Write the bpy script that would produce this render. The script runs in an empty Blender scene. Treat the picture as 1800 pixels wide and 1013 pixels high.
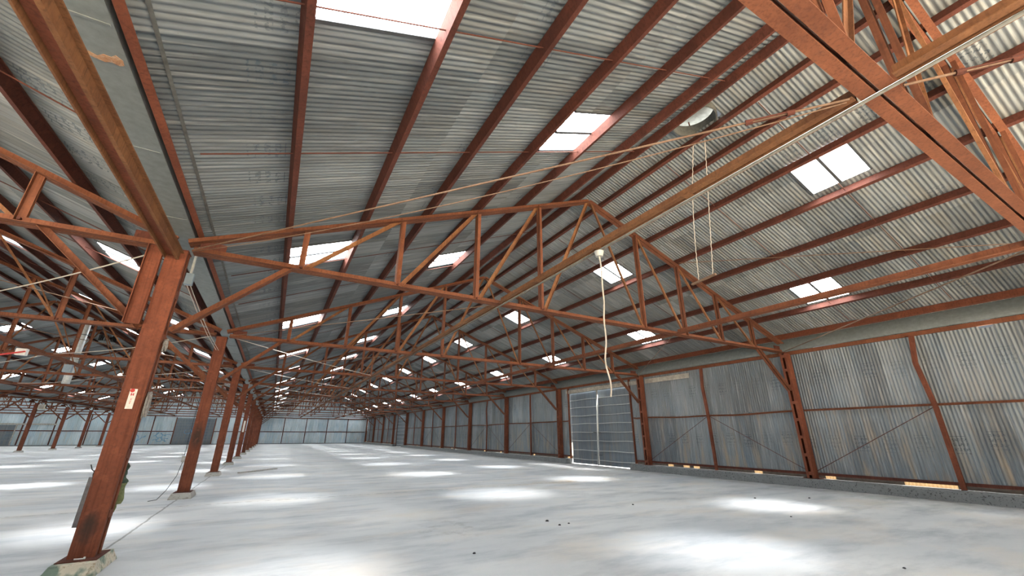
import bpy, math, random
from mathutils import Vector, Matrix
R = random.Random(7)
SC = bpy.context.scene
COL = SC.collection
ORD = ('first second third fourth fifth sixth seventh eighth ninth tenth eleventh twelfth '
       'thirteenth fourteenth fifteenth sixteenth').split()

# ------------------------------------------------------------------ layout of the place (metres)
XL, XR, XA = -1.80, 15.79, 7.02          # main hall: column row, outer wall columns, ridge
Y1, BAY = 7.814, 7.031                   # first full truss, bay length
def T(n): return Y1 + (n - 1) * BAY
YEND = T(12)                             # end wall
YS = -6.3                                # the hall is open behind the camera
ZC, ZA = 4.40, 8.02                      # undersides: bottom chord, apex of top chord
XW = 16.0                                # outer wall sheeting
SHEET = 0.348                            # sheeting above the underside of the top chord

class Hall:
    def __init__(s, x0, x1, sl, sr, name):
        s.x0, s.x1, s.name = x0, x1, name
        s.xa = (x0 + x1) / 2; s.h = (x1 - x0) / 2; s.sl, s.sr = sl, sr
        s.k = s.h / 8.795
    def zc(s, x):
        return ZA - (s.sl * (s.xa - x) if x < s.xa else s.sr * (x - s.xa))
HA = Hall(XL, XR, .402, .378, 'main hall')
HB = Hall(-20.0, XL, .387, .387, 'second hall')
HC = Hall(-38.2, -20.0, .387, .387, 'third hall')

# ------------------------------------------------------------------ mesh builder
class MB:
    def __init__(s): s.v = []; s.f = []; s.m = []
    def add(s, vs, fs, mi=0):
        b = len(s.v); s.v += [tuple(v) for v in vs]
        for f in fs: s.f.append(tuple(b + i for i in f)); s.m.append(mi)
    def box(s, x0, x1, y0, y1, z0, z1, mi=0):
        s.add([(x0,y0,z0),(x1,y0,z0),(x1,y1,z0),(x0,y1,z0),(x0,y0,z1),(x1,y0,z1),(x1,y1,z1),(x0,y1,z1)],
              [(3,2,1,0),(4,5,6,7),(0,1,5,4),(1,2,6,5),(2,3,7,6),(3,0,4,7)], mi)
    def sweep(s, p, q, secs, up=(0,0,1), mi=0):
        """extrude closed outlines (u across, v towards up) from p to q"""
        p = Vector(p); q = Vector(q); d = (q - p).normalized()
        u = d.cross(Vector(up))
        if u.length < 1e-4: u = d.cross(Vector((0,1,0)))
        u.normalize(); w = u.cross(d).normalized()
        for sec in secs:
            n = len(sec)
            a = [p + u*c[0] + w*c[1] for c in sec]; b = [q + u*c[0] + w*c[1] for c in sec]
            s.add(a + b, [tuple(range(n))[::-1], tuple(range(n, 2*n))] +
                  [(i, (i+1) % n, n + (i+1) % n, n + i) for i in range(n)], mi)
    def rod(s, p, q, r, n=8, mi=0, up=(0,0,1)):
        s.sweep(p, q, [[(r*math.cos(2*math.pi*i/n), r*math.sin(2*math.pi*i/n)) for i in range(n)]], up, mi)
    def tube(s, pts, r, n=8, mi=0):
        pts = [Vector(p) for p in pts]; b = len(s.v); prev = None
        for i, p in enumerate(pts):
            d = (pts[min(i+1, len(pts)-1)] - pts[max(i-1, 0)]).normalized()
            u = d.cross(Vector((0,0,1)))
            if u.length < .05: u = d.cross(Vector((0,1,0)))
            u.normalize()
            if prev is not None and u.dot(prev) < 0: u = -u
            prev = u; w = u.cross(d)
            s.v += [tuple(p + u*r*math.cos(2*math.pi*k/n) + w*r*math.sin(2*math.pi*k/n)) for k in range(n)]
        for i in range(len(pts)-1):
            for k in range(n):
                s.f.append((b+i*n+k, b+i*n+(k+1) % n, b+(i+1)*n+(k+1) % n, b+(i+1)*n+k)); s.m.append(mi)
        s.f.append(tuple(b+k for k in range(n))[::-1]); s.m.append(mi)
        s.f.append(tuple(b+(len(pts)-1)*n+k for k in range(n))); s.m.append(mi)
    def cyl(s, c, r0, r1, z0, z1, n=24, cap=True, mi=0):
        a = [(c[0]+r0*math.cos(2*math.pi*i/n), c[1]+r0*math.sin(2*math.pi*i/n), z0) for i in range(n)]
        b = [(c[0]+r1*math.cos(2*math.pi*i/n), c[1]+r1*math.sin(2*math.pi*i/n), z1) for i in range(n)]
        f = [(i, (i+1) % n, n+(i+1) % n, n+i) for i in range(n)]
        if cap: f += [tuple(range(n))[::-1], tuple(range(n, 2*n))]
        s.add(a+b, f, mi)
    def mesh(s, name, mats, smooth=False, bevel=0):
        me = bpy.data.meshes.new(name); me.from_pydata(s.v, [], s.f)
        for m in (mats if isinstance(mats, (list, tuple)) else [mats]): me.materials.append(m)
        if any(s.m): me.polygons.foreach_set('material_index', s.m)
        if smooth: me.polygons.foreach_set('use_smooth', [True]*len(me.polygons))
        me.update()
        return me
    def obj(s, name, mats, parent=None, loc=None, smooth=False):
        return link(name, s.mesh(name, mats, smooth), parent, loc)

def link(name, data, parent=None, loc=None):
    o = bpy.data.objects.new(name, data); COL.objects.link(o)
    if parent is not None: o.parent = parent
    if loc is not None: o.location = loc
    return o
def thing(name, label, cat, loc=(0,0,0), group=None, data=None):
    o = link(name, data, None, loc)
    return tag(o, label, cat, group)
def tag(o, label, cat, group=None):
    o['label'] = label; o['category'] = cat; o['kind'] = 'thing'
    if group: o['group'] = group
    return o
def struct(o): o['kind'] = 'structure'; return o
def dup(root, loc, label, group=None):
    r = root.copy(); COL.objects.link(r); r.location = loc; r['label'] = label
    if group: r['group'] = group
    for ch in list(root.children):
        c = ch.copy(); COL.objects.link(c); c.parent = r
        for g in ch.children:
            d = g.copy(); COL.objects.link(d); d.parent = c
    return r

# ------------------------------------------------------------------ materials
class NT:
    def __init__(s, name):
        s.mat = bpy.data.materials.new(name); s.mat.use_nodes = True
        s.t = s.mat.node_tree; s.t.nodes.clear()
        s.out = s.n('ShaderNodeOutputMaterial')
    def n(s, typ, **kw):
        nd = s.t.nodes.new(typ)
        for k, v in kw.items(): setattr(nd, k, v)
        return nd
    def l(s, a, b): s.t.links.new(a, b)
    def setin(s, sock, v):
        if hasattr(v, 'is_linked') or isinstance(v, bpy.types.NodeSocket): s.l(v, sock)
        else:
            if isinstance(v, tuple) and len(v) == 3 and sock.type == 'RGBA': v = v + (1,)
            sock.default_value = v
    def math(s, op, a, b=0.0, clamp=False):
        nd = s.n('ShaderNodeMath', operation=op, use_clamp=clamp)
        s.setin(nd.inputs[0], a); s.setin(nd.inputs[1], b); return nd.outputs[0]
    def mix(s, fac, a, b, mode='MIX'):
        nd = s.n('ShaderNodeMix', data_type='RGBA', blend_type=mode)
        s.setin(nd.inputs['Factor'], fac); s.setin(nd.inputs[6], a); s.setin(nd.inputs[7], b); return nd.outputs[2]
    def ramp(s, x, lo, hi):
        nd = s.n('ShaderNodeMapRange'); s.setin(nd.inputs[0], x)
        nd.inputs[1].default_value = lo; nd.inputs[2].default_value = hi; return nd.outputs[0]
    def noise(s, vec, scale, detail=3, rough=.6):
        nd = s.n('ShaderNodeTexNoise'); s.l(vec, nd.inputs['Vector'])
        nd.inputs['Scale'].default_value = scale; nd.inputs['Detail'].default_value = detail
        nd.inputs['Roughness'].default_value = rough; return nd.outputs['Fac']
    def mapping(s, vec, scale=(1,1,1), loc=(0,0,0)):
        nd = s.n('ShaderNodeMapping'); s.l(vec, nd.inputs['Vector'])
        nd.inputs['Scale'].default_value = scale; nd.inputs['Location'].default_value = loc; return nd.outputs[0]
    def sep(s, vec):
        nd = s.n('ShaderNodeSeparateXYZ'); s.l(vec, nd.inputs[0]); return nd.outputs
    def comb(s, x, y, z):
        nd = s.n('ShaderNodeCombineXYZ'); s.setin(nd.inputs[0], x); s.setin(nd.inputs[1], y); s.setin(nd.inputs[2], z); return nd.outputs[0]
    def pos(s): return s.n('ShaderNodeNewGeometry').outputs['Position']
    def objc(s): return s.n('ShaderNodeTexCoord').outputs['Object']
    def rnd(s): return s.n('ShaderNodeObjectInfo').outputs['Random']
    def bsdf(s, color, rough=.6, metal=0.0, bump=None, bs=.2):
        b = s.n('ShaderNodeBsdfPrincipled'); s.setin(b.inputs['Base Color'], color)
        s.setin(b.inputs['Roughness'], rough); s.setin(b.inputs['Metallic'], metal)
        if bump is not None:
            bn = s.n('ShaderNodeBump'); bn.inputs['Strength'].default_value = bs; bn.inputs['Distance'].default_value = .01
            s.l(bump, bn.inputs['Height']); s.l(bn.outputs[0], b.inputs['Normal'])
        s.l(b.outputs[0], s.out.inputs['Surface']); return b

def plain(name, c, rough=.6, metal=0.0, var=.25, scale=9):
    t = NT(name); n = t.noise(t.objc(), scale, 4)
    dark = tuple(x*(1-var) for x in c); lite = tuple(min(1, x*(1+var)) for x in c)
    t.bsdf(t.mix(t.ramp(n, .3, .7), dark, lite), rough, metal, n, .15); return t.mat

def rust(name, a, b, stain=(.07,.035,.025), amount=.45, scorch=None):
    t = NT(name); p = t.pos()
    n1 = t.noise(p, 2.2, 5); n2 = t.noise(p, 26, 4)
    c = t.mix(t.ramp(n1, .32, .68), a, b)
    ns = t.noise(t.mapping(p, (34, 34, 1.6)), 1.0, 4)
    c = t.mix(t.math('MULTIPLY', t.ramp(ns, .48, .74), .6), c, tuple(x*.5 for x in b))
    c = t.mix(t.math('MULTIPLY', t.ramp(n2, .5, .8), amount), c, stain)
    if scorch:
        for (sx, sy, sz, rx, rz) in scorch:
            dx = t.math('DIVIDE', t.math('SUBTRACT', t.sep(p)[0], sx), rx); dz = t.math('DIVIDE', t.math('SUBTRACT', t.sep(p)[2], sz), rz)
            dy = t.math('LESS_THAN', t.math('ABSOLUTE', t.math('SUBTRACT', t.sep(p)[1], sy)), .4)
            d2 = t.math('ADD', t.math('ADD', t.math('MULTIPLY', dx, dx), t.math('MULTIPLY', dz, dz)), t.math('MULTIPLY', t.noise(p, 9, 4), .9))
            c = t.mix(t.math('MULTIPLY', t.math('MULTIPLY', t.math('SUBTRACT', 1.5, d2, True), dy), .8), c, (.035,.028,.024))
    n3 = t.noise(p, 7, 3)
    c = t.mix(t.math('MULTIPLY', t.ramp(n3, .58, .72), amount*.7), c, tuple(min(1, x*1.5) for x in a))
    v = t.n('ShaderNodeHueSaturation'); t.l(c, v.inputs['Color'])
    t.l(t.ramp(t.rnd(), -.25, 1.2), v.inputs['Value']); v.inputs['Value'].default_value = 1
    mr = t.n('ShaderNodeMapRange'); t.l(t.rnd(), mr.inputs[0]); mr.inputs[3].default_value = .84; mr.inputs[4].default_value = 1.12
    t.l(mr.outputs[0], v.inputs['Value'])
    b = t.bsdf(v.outputs[0], .78, 0.0, n2, .25); b.inputs['Specular IOR Level'].default_value = .18; return t.mat

M = {}
M['truss'] = rust('rusty_primer_steel', (.200,.074,.037), (.125,.045,.024))
M['column'] = rust('red_oxide_steel', (.200,.064,.034), (.130,.042,.024), (.05,.030,.022), .5, ((XL, T(2), 1.55, .13, .42), (XL - .02, T(1), .48, .10, .22)))
M['purlin'] = rust('dark_red_steel', (.115,.038,.025), (.072,.025,.018), (.03,.018,.014), .5)
M['ochre'] = rust('ochre_rust_steel', (.225,.105,.046), (.135,.056,.027), (.06,.03,.018), .5)
M['rod'] = rust('tan_rusty_rod', (.22,.145,.10), (.15,.09,.06), (.08,.05,.035), .35)
M['palewood'] = plain('pale_painted_timber', (.36,.33,.28), .8, 0, .3, 6)
M['galv'] = plain('galvanised_steel', (.46,.48,.47), .45, .35, .18, 14)
M['pipe'] = plain('dusty_grey_pipe', (.09,.092,.085), .7, 0, .3, 12)
M['gutter'] = plain('dull_zinc_gutter', (.17,.19,.19), .6, .1, .14, 10)
M['pole'] = plain('bright_galvanised_pole', (.72,.72,.70), .3, .6, .15, 20)
M['white'] = plain('off_white_plastic', (.74,.73,.70), .5, 0, .08)
M['cream'] = plain('cream_enamel', (.62,.56,.44), .5, 0, .1)
M['grey'] = plain('grey_enamel', (.36,.37,.35), .5, 0, .15)
M['cable'] = plain('cream_flex', (.46,.41,.35), .6, 0, .1)
M['dark'] = plain('dark_rubber', (.025,.025,.025), .7, 0, .3)
M['paper'] = plain('aged_white_label', (.68,.64,.56), .7, 0, .12, 30)
M['red'] = plain('red_print', (.50,.03,.025), .6, 0, .1)
M['green'] = plain('faded_green_canvas', (.15,.17,.075), .9, 0, .3, 30)
M['darkgreen'] = plain('dark_green_cloth', (.045,.07,.05), .9, 0, .4, 25)
M['plank'] = plain('grey_weathered_board', (.16,.16,.165), .8, 0, .3, 12)
M['tan'] = plain('tan_blockwork', (.29,.225,.175), .9, 0, .3, 3)
M['moss'] = plain('moss_green', (.12,.16,.07), 1, 0, .4, 6)
M['blue'] = plain('blue_spray_paint', (.10,.26,.42), .6, 0, .2)
M['earth'] = plain('dry_earth', (.40,.32,.22), 1, 0, .25, 1.5)
M['graybox'] = plain('pale_blue_grey_box', (.20,.26,.31), .5, 0, .1)
M['tear'] = rust('torn_rusty_edge', (.40,.24,.14), (.22,.09,.05), (.5,.45,.38), .6)
M['bar'] = plain('dark_glazing_bar', (.05,.055,.06), .7, 0, .2)
M['gapshade'] = plain('painted_gap_shade', (.055,.042,.033), .9, 0, .4, 6)  # shade under the sill rail, put in as a dark colour
t = NT('thin_tan_translucent_sheet'); tl_ = t.n('ShaderNodeBsdfTranslucent'); tl_.inputs[0].default_value = (.024,.0165,.009,1)
df_ = t.n('ShaderNodeBsdfDiffuse'); df_.inputs[0].default_value = (.30,.20,.10,1); ad_ = t.n('ShaderNodeAddShader')
t.l(tl_.outputs[0], ad_.inputs[0]); t.l(df_.outputs[0], ad_.inputs[1]); t.l(ad_.outputs[0], t.out.inputs['Surface']); M['leak'] = t.mat
M['rope'] = plain('grey_rope', (.24,.23,.22), .9, 0, .35, 40)
M['debris'] = plain('dark_grit', (.03,.03,.03), .9, 0, .3)

def sheet_mat(name, dark, lite, blue, tan, tan_amt, streak=1.0, oxide=(.50,.50,.47), ground=False, stamp=True):
    t = NT(name)
    uv = t.n('ShaderNodeUVMap', uv_map='uv').outputs[0]
    at = t.n('ShaderNodeAttribute', attribute_name='tone').outputs['Fac']
    P = t.pos()
    off = t.comb(t.math('MULTIPLY', at, 37.0), t.math('MULTIPLY', at, 91.0), 0.0)
    va = t.n('ShaderNodeVectorMath', operation='ADD'); t.l(uv, va.inputs[0]); t.l(off, va.inputs[1]); vec = va.outputs[0]
    c = t.mix(t.math('MULTIPLY', at, 1.0), dark, lite)
    cloud = t.noise(t.mapping(vec, (1.1, .5, 1)), 1.0, 4)
    c = t.mix(t.math('MULTIPLY', t.ramp(cloud, .45, .75), .75), c, blue)
    s1 = t.noise(t.mapping(vec, (16, .75, 1)), 1.0, 4, .65)
    c = t.mix(t.math('MULTIPLY', t.ramp(s1, .52, .80), .75*streak), c, oxide)
    s2 = t.noise(t.mapping(vec, (11, .5, 1), (9,3,0)), 1.0, 3, .6)
    c = t.mix(t.math('MULTIPLY', t.ramp(s2, .50, .72), .55), c, tuple(x*.55 for x in dark))
    s3 = t.noise(t.mapping(vec, (4.0, .45, 1), (3,8,0)), 1.0, 4, .6)
    f3 = t.math('MULTIPLY', t.ramp(s3, .50, .68), tan_amt)
    if ground:   # splash and rust stains rising from the foot of the wall
        hz = t.math('SUBTRACT', 1.25, t.math('MULTIPLY', t.sep(P)[2], .33), True)
        f3 = t.math('MULTIPLY', f3, hz)
    c = t.mix(f3, c, tan)
    spot = t.noise(t.mapping(vec, (30, 30, 1)), 1.0, 2)
    c = t.mix(t.math('MULTIPLY', t.ramp(spot, .70, .76), .45), c, (.06,.045,.035))
    if stamp:    # faded illegible mill stamp printed once on each sheet
        st = t.n('ShaderNodeUVMap', uv_map='stamp').outputs[0]; q = t.sep(st); a, b = q[0], q[1]
        def box(x, c0, h): return t.math('LESS_THAN', t.math('ABSOLUTE', t.math('SUBTRACT', x, c0)), h)
        w = t.n('ShaderNodeTexNoise'); t.l(t.mapping(vec, (36, 22, 1)), w.inputs['Vector']); w.inputs['Scale'].default_value = 1
        w.inputs['Detail'].default_value = 2
        ink = t.math('GREATER_THAN', w.outputs['Fac'], .53)
        inside = t.math('MULTIPLY', box(a, 0.0, .17), box(b, 0.0, .20))
        bands = t.math('GREATER_THAN', t.math('SINE', t.math('MULTIPLY', b, 52.0)), -.15)
        lines = t.math('MULTIPLY', t.math('MULTIPLY', ink, inside), bands)
        edge = t.math('MULTIPLY', box(a, 0.0, .15), box(b, .235, .006))
        m = t.math('MAXIMUM', lines, edge)
        fade = t.ramp(t.math('FRACT', t.math('MULTIPLY', at, 13.7)), -.25, .7)
        c = t.mix(t.math('MULTIPLY', t.math('MULTIPLY', m, fade), .72), c, (.035,.055,.075))
    t.bsdf(c, t.mix(s1, (.55,.55,.55), (.75,.75,.75)), .15); return t.mat
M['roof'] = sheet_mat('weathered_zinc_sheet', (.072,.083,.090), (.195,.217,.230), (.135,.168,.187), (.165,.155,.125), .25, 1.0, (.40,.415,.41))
M['roofbright'] = sheet_mat('brightened_zinc_sheet', (.105,.116,.120), (.245,.264,.268), (.15,.182,.202), (.24,.222,.178), .35, 1.0, (.42,.43,.41))  # paler copy of the roof sheeting, the slope's brighter light put into its colour
M['wall'] = sheet_mat('weathered_wall_sheet', (.125,.140,.150), (.235,.26,.275), (.15,.20,.245), (.34,.275,.20), .8, 1.0, (.42,.45,.46), True)
M['endwall'] = sheet_mat('blue_grey_wall_sheet', (.35,.42,.45), (.50,.57,.59), (.26,.39,.49), (.44,.39,.31), .75, .8, (.66,.69,.70), True, False)
M['door'] = sheet_mat('flat_zinc_door_sheet', (.11,.13,.15), (.17,.195,.215), (.10,.14,.19), (.24,.20,.15), .6, .6, (.33,.36,.38), True, False)

def floor_mat():
    t = NT('worn_concrete'); P = t.pos(); x, y, z = t.sep(P)
    n1 = t.noise(t.mapping(P, (.16,.30,1)), 1.0, 5, .6)
    c = t.mix(t.ramp(n1, .32, .68), (.38,.405,.425), (.62,.615,.595))
    n2 = t.noise(t.mapping(P, (.55,1.5,1)), 1.0, 6, .65)
    c = t.mix(t.math('MULTIPLY', t.ramp(n2, .47, .70), .78), c, (.26,.285,.315))
    n3 = t.noise(t.mapping(P, (.5,.8,1), (5,2,0)), 1.0, 5)
    c = t.mix(t.math('MULTIPLY', t.ramp(n3, .50, .70), .6), c, (.57,.51,.44))
    n4 = t.noise(P, 38, 3); c = t.mix(t.math('MULTIPLY', t.ramp(n4, .62, .8), .30), c, (.20,.20,.20))
    def near(a, c0, w):  # 1 on the line, 0 beyond w
        return t.math('SUBTRACT', 1.0, t.math('DIVIDE', t.math('ABSOLUTE', t.math('SUBTRACT', a, c0)), w), True)
    wob = t.math('MULTIPLY', t.math('SUBTRACT', t.noise(P, 1.3, 3), .5), .16)
    yy = t.math('ADD', t.math('ADD', y, t.math('MULTIPLY', x, .012)), wob); xx = t.math('ADD', x, t.math('MULTIPLY', wob, .6))
    chip = t.ramp(t.noise(P, 5.5, 3), .42, .58)
    ln = t.math('GREATER_THAN', near(yy, 13.13, .035), .1)
    for k in (27.2, 41.3, 55.3): ln = t.math('MAXIMUM', ln, t.math('MULTIPLY', t.math('GREATER_THAN', near(yy, k, .035), .1), .5))
    ln2 = t.math('GREATER_THAN', near(xx, -1.85, .022), .1)
    ln = t.math('MAXIMUM', t.math('MULTIPLY', ln, chip), t.math('MULTIPLY', ln2, .8))
    tan = t.math('MULTIPLY', near(yy, 13.2, .6), t.math('MULTIPLY', near(x, 9.5, 4.0), t.ramp(t.noise(P, 2.2, 4), .40, .62)))
    c = t.mix(t.math('MULTIPLY', tan, .75), c, (.42,.28,.11))
    c = t.mix(t.math('MULTIPLY', ln, .85), c, (.085,.075,.06))
    dirt = t.math('MULTIPLY', near(x, 15.55, 1.1), t.ramp(t.noise(P, 1.6, 5), .35, .6))
    c = t.mix(t.math('MULTIPLY', dirt, .85), c, (.15,.135,.115))
    grn = t.math('MULTIPLY', near(x, 14.2, 1.4), t.math('MULTIPLY', near(y, 5.6, 2.0), t.ramp(t.noise(P, 1.1, 4), .42, .6)))
    c = t.mix(t.math('MULTIPLY', grn, .5), c, (.20,.26,.19))
    gl = t.math('MULTIPLY', near(y, 83, 7), t.math('MULTIPLY', near(x, -19, 13), t.ramp(t.noise(P, .8, 4), .45, .6)))
    c = t.mix(t.math('MULTIPLY', gl, .8), c, (.22,.28,.12))
    brk = t.math('MULTIPLY', t.math('MULTIPLY', near(x, 3.2, 1.1), near(y, 7.9, 1.1)), t.ramp(t.noise(P, 3.4, 6, .7), .52, .62))
    c = t.mix(t.math('MULTIPLY', brk, .55), c, (.19,.175,.15))
    t.bsdf(c, t.mix(n2, (.45,.45,.45), (.72,.72,.72)), 0.0, n4, .12); return t.mat
M['floor'] = floor_mat()

def speck(name, c, d, paint=None):
    t = NT(name); P = t.pos(); n = t.noise(P, 22, 4); m = t.noise(P, 4, 4)
    k = t.mix(t.ramp(m, .3, .7), tuple(x*.8 for x in c), c)
    k = t.mix(t.math('MULTIPLY', t.ramp(n, .56, .66), .85), k, d)
    if paint:
        q = t.noise(P, 3.6, 4); zz = t.sep(P)[2]
        k = t.mix(t.math('MULTIPLY', t.ramp(q, .44, .54), .9), k, paint)
    t.bsdf(k, .85, 0.0, n, .2); return t.mat
M['kerb'] = speck('pitted_kerb_concrete', (.19,.20,.20), (.04,.04,.037))
M['foot'] = speck('footing_concrete', (.46,.44,.39), (.22,.20,.17))
M['footpaint'] = speck('painted_footing_concrete', (.60,.54,.42), (.28,.20,.12), (.12,.19,.15))

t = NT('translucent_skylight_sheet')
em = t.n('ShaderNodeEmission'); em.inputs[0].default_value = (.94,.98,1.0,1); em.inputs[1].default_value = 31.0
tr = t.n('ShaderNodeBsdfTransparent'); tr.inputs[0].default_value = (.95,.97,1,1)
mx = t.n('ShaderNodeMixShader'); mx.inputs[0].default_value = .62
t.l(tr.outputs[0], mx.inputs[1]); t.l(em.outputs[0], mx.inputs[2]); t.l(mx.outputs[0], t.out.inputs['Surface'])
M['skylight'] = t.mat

# ------------------------------------------------------------------ steel sections
def angle2(b, h, th, g):   # pair of angles, flanges at the underside
    L = [(g/2,0),(g/2+b,0),(g/2+b,th),(g/2+th,th),(g/2+th,h),(g/2,h)]
    return [L, [(-x, y) for x, y in L][::-1]]
def angle1(b, h, th): return [[(0,0),(b,0),(b,th),(th,th),(th,h),(0,h)]]
def channel(d, fl, th):    # web on v axis, flanges towards +u
    return [[(0,0),(fl,0),(fl,th),(th,th),(th,d-th),(fl,d-th),(fl,d),(0,d)]]

# ------------------------------------------------------------------ sheeting
def sheet_object(name, mat, p2xyz, ulo, uhi, tiers, holes, pitch, amp, segs, stampv, width=.72, udir=1):
    """corrugated sheeting: u along the building, v up the sheet; tiers = [(v0, v1, offset)]; holes = [(u0,u1,v0,v1)]"""
    n = int((uhi - ulo) / pitch * segs)
    us = [ulo + (uhi - ulo) * i / n for i in range(n + 1)]
    V, F, UV, ST, TONE = [], [], [], [], []
    for ti, (v0, v1, off) in enumerate(tiers):
        vs = sorted({v0, v1} | {h[k] for h in holes for k in (2, 3) if v0 < h[k] < v1})
        base = len(V)
        for u in us:
            a = amp * math.cos(2*math.pi*u/pitch) - off
            for v in vs: V.append(p2xyz(u, v, a))
        m = len(vs)
        rr = random.Random(hash((name, ti)) % 1000 if False else ti*77 + len(name))
        tones = [rr.random() for _ in range(int((uhi-ulo)/width) + 3)]
        jit = [rr.uniform(-.08, .08) for _ in tones]
        for i in range(n):
            uc = (us[i] + us[i+1]) / 2; si = int((uc - ulo) / width); sc_ = ulo + (si + .5) * width
            cut = [h for h in holes if h[0] < uc < h[1]]
            for j in range(m - 1):
                vc = (vs[j] + vs[j+1]) / 2
                if any(h[2] - 1e-6 < vc < h[3] + 1e-6 for h in cut): continue
                b = base + i*m + j
                F.append((b, b+1, b+m+1, b+m)); TONE.append(tones[si])
                sv = v0 + stampv[ti] + jit[si]
                for (uu, vv) in ((us[i], vs[j]), (us[i], vs[j+1]), (us[i+1], vs[j+1]), (us[i+1], vs[j])):
                    UV += [uu, vv]; ST += [uu - sc_, vv - sv]
    me = bpy.data.meshes.new(name); me.from_pydata(V, [], F); me.materials.append(mat)
    me.uv_layers.new(name='uv').data.foreach_set('uv', UV)
    me.uv_layers.new(name='stamp').data.foreach_set('uv', ST)
    me.attributes.new('tone', 'FLOAT', 'FACE').data.foreach_set('value', TONE)
    me.polygons.foreach_set('use_smooth', [True]*len(F)); me.update()
    return me

# skylights: (plan X as distance from ridge, Y offset inside the bay) for low and high rows
SKY_LEFT = [(7.33, 6.08, 1.42, 2.58), (3.23, 2.28, 3.62, 4.80)]     # column-side slope: far edge, near edge of ridge distance
SKY_RIGHT = [(6.38, 7.36, 4.12, 5.28), (2.38, 3.42, 1.76, 2.90)]    # outer slope
WIN = 0
def make_window(H, side, d0, d1, y0, y1, parent_name):
    global WIN
    WIN += 1
    z = lambda x: H.zc(x) + SHEET
    x0, x1 = (H.xa - d0*H.k, H.xa - d1*H.k) if side < 0 else (H.xa + d0*H.k, H.xa + d1*H.k)
    ym = (y0 + y1) / 2
    mb = MB()
    for a, b in ((y0, ym - .012), (ym + .012, y1)):
        vs = []
        for dz in (-.006, .006):
            vs += [(x0, a, z(x0)+dz), (x1, a, z(x1)+dz), (x1, b, z(x1)+dz), (x0, b, z(x0)+dz)]
        mb.add(vs, [(3,2,1,0),(4,5,6,7),(0,1,5,4),(1,2,6,5),(2,3,7,6),(3,0,4,7)])
    o = struct(mb.obj('window_%d' % WIN, M['skylight']))
    fb = MB()
    def strip(xa_, xb_, ya_, yb_, hh=.022):
        fb.sweep((xa_, ya_, z(xa_) - .022), (xb_, yb_, z(xb_) - .022), [[(-hh,-.014),(hh,-.014),(hh,.014),(-hh,.014)]])
    strip(x0, x1, ym, ym, .032); strip(x0, x1, y0 - .01, y0 - .01); strip(x0, x1, y1 + .01, y1 + .01)
    fb.obj('glazing_bar', M['bar'], o)

def roof(H, ylo, yhi, full=True):
    first = int(math.floor((ylo - T(0)) / BAY))
    for side in (-1, 1):
        holes = []
        for n in range(first, 12):
            for (d0, d1, a, b) in (SKY_LEFT if side < 0 else SKY_RIGHT):
                y0, y1 = T(n) + a, T(n) + b
                if y0 < ylo + .1 or y1 > yhi - .1: continue
                make_window(H, side, d0, d1, y0, y1, None)
                lo, hi = sorted((H.h - d0*H.k, H.h - d1*H.k))
                holes.append((y0, y1, lo, hi))
        if H is HA: holes.append((3.82, 4.66, H.h - .42, H.h + .02))
        L = H.h
        tiers = [(-.02 if side < 0 or H is not HA else -.46, 3.38*H.k + .10, .014), (3.38*H.k, 5.86*H.k + .10, .007), (5.86*H.k, L + .02, 0.0)]
        def p2(u, v, a, side=side, H=H):
            x = (H.x0 + v) if side < 0 else (H.x1 - v)
            zz = H.zc(x) if abs(x - H.xa) > 1e-6 else ZA
            return (x, u, zz + SHEET + a)
        me = sheet_object('ceiling', M['roofbright'] if (H is HA and side > 0) or H is not HA else M['roof'], p2, ylo, yhi, tiers, holes, .085, .0092, 6 if H is HA else 5, [1.15, .62, .7])
        struct(link('ceiling', me))
roof(HA, YS, YEND); roof(HB, YS, YEND); roof(HC, YS, YEND)

# ridge capping
for H, ylo in ((HA, YS), (HB, YS), (HC, YS)):
    mb = MB(); yb = [(ylo, YEND)] if H is not HA else [(ylo, 3.80), (4.70, YEND)]
    for a, b in yb:
        for s_, sl in ((-1, H.sl), (1, H.sr)):
            x1 = H.xa + s_*.48; z1 = ZA + SHEET - sl*.48 + .035
            mb.add([(H.xa, a, ZA+SHEET+.035), (x1, a, z1), (x1, b, z1), (H.xa, b, ZA+SHEET+.035),
                    (H.xa, a, ZA+SHEET+.045), (x1, a, z1+.01), (x1, b, z1+.01), (H.xa, b, ZA+SHEET+.045)],
                   [(3,2,1,0),(4,5,6,7),(0,1,5,4),(1,2,6,5),(2,3,7,6),(3,0,4,7)])
    mb.obj('trim_%d' % (1 + (HA, HB, HC).index(H)), M['gutter'])
    struct(bpy.data.objects['trim_%d' % (1 + (HA, HB, HC).index(H))])

# ------------------------------------------------------------------ floor, ground, kerb
mb = MB(); mb.box(-38.3, 16.25, YS, YEND + .1, -.12, 0); struct(mb.obj('floor', M['floor']))
mb = MB(); mb.box(-70, 60, -45, 130, -.30, -.14); struct(mb.obj('ground', M['earth']))
mb = MB(); mb.box(16.45, 16.9, YS, YEND, -.14, .05); struct(mb.obj('ground_bank', M['earth']))
def kerb(n, y0, y1):
    mb = MB(); N = max(2, int((y1 - y0) / .35)); rr = random.Random(n)
    ring = []
    for i in range(N + 1):
        y = y0 + (y1 - y0)*i/N; j = lambda a: rr.uniform(-a, a)
        ring.append([(15.50 + j(.012), y, 0), (15.52 + j(.012), y, .24 + j(.008)), (15.55 + j(.01), y, .262 + j(.006)), (16.12, y, .262), (16.12, y, 0)])
    b = [p for r in ring for p in r]; f = []
    for i in range(N):
        for k in range(5): f.append((i*5+k, (i+1)*5+k, (i+1)*5+(k+1) % 5, i*5+(k+1) % 5))
    f += [tuple(range(5)), tuple(N*5 + k for k in range(5))[::-1]]
    mb.add(b, f); struct(mb.obj('baseboard_%d' % n, M['kerb']))
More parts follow.
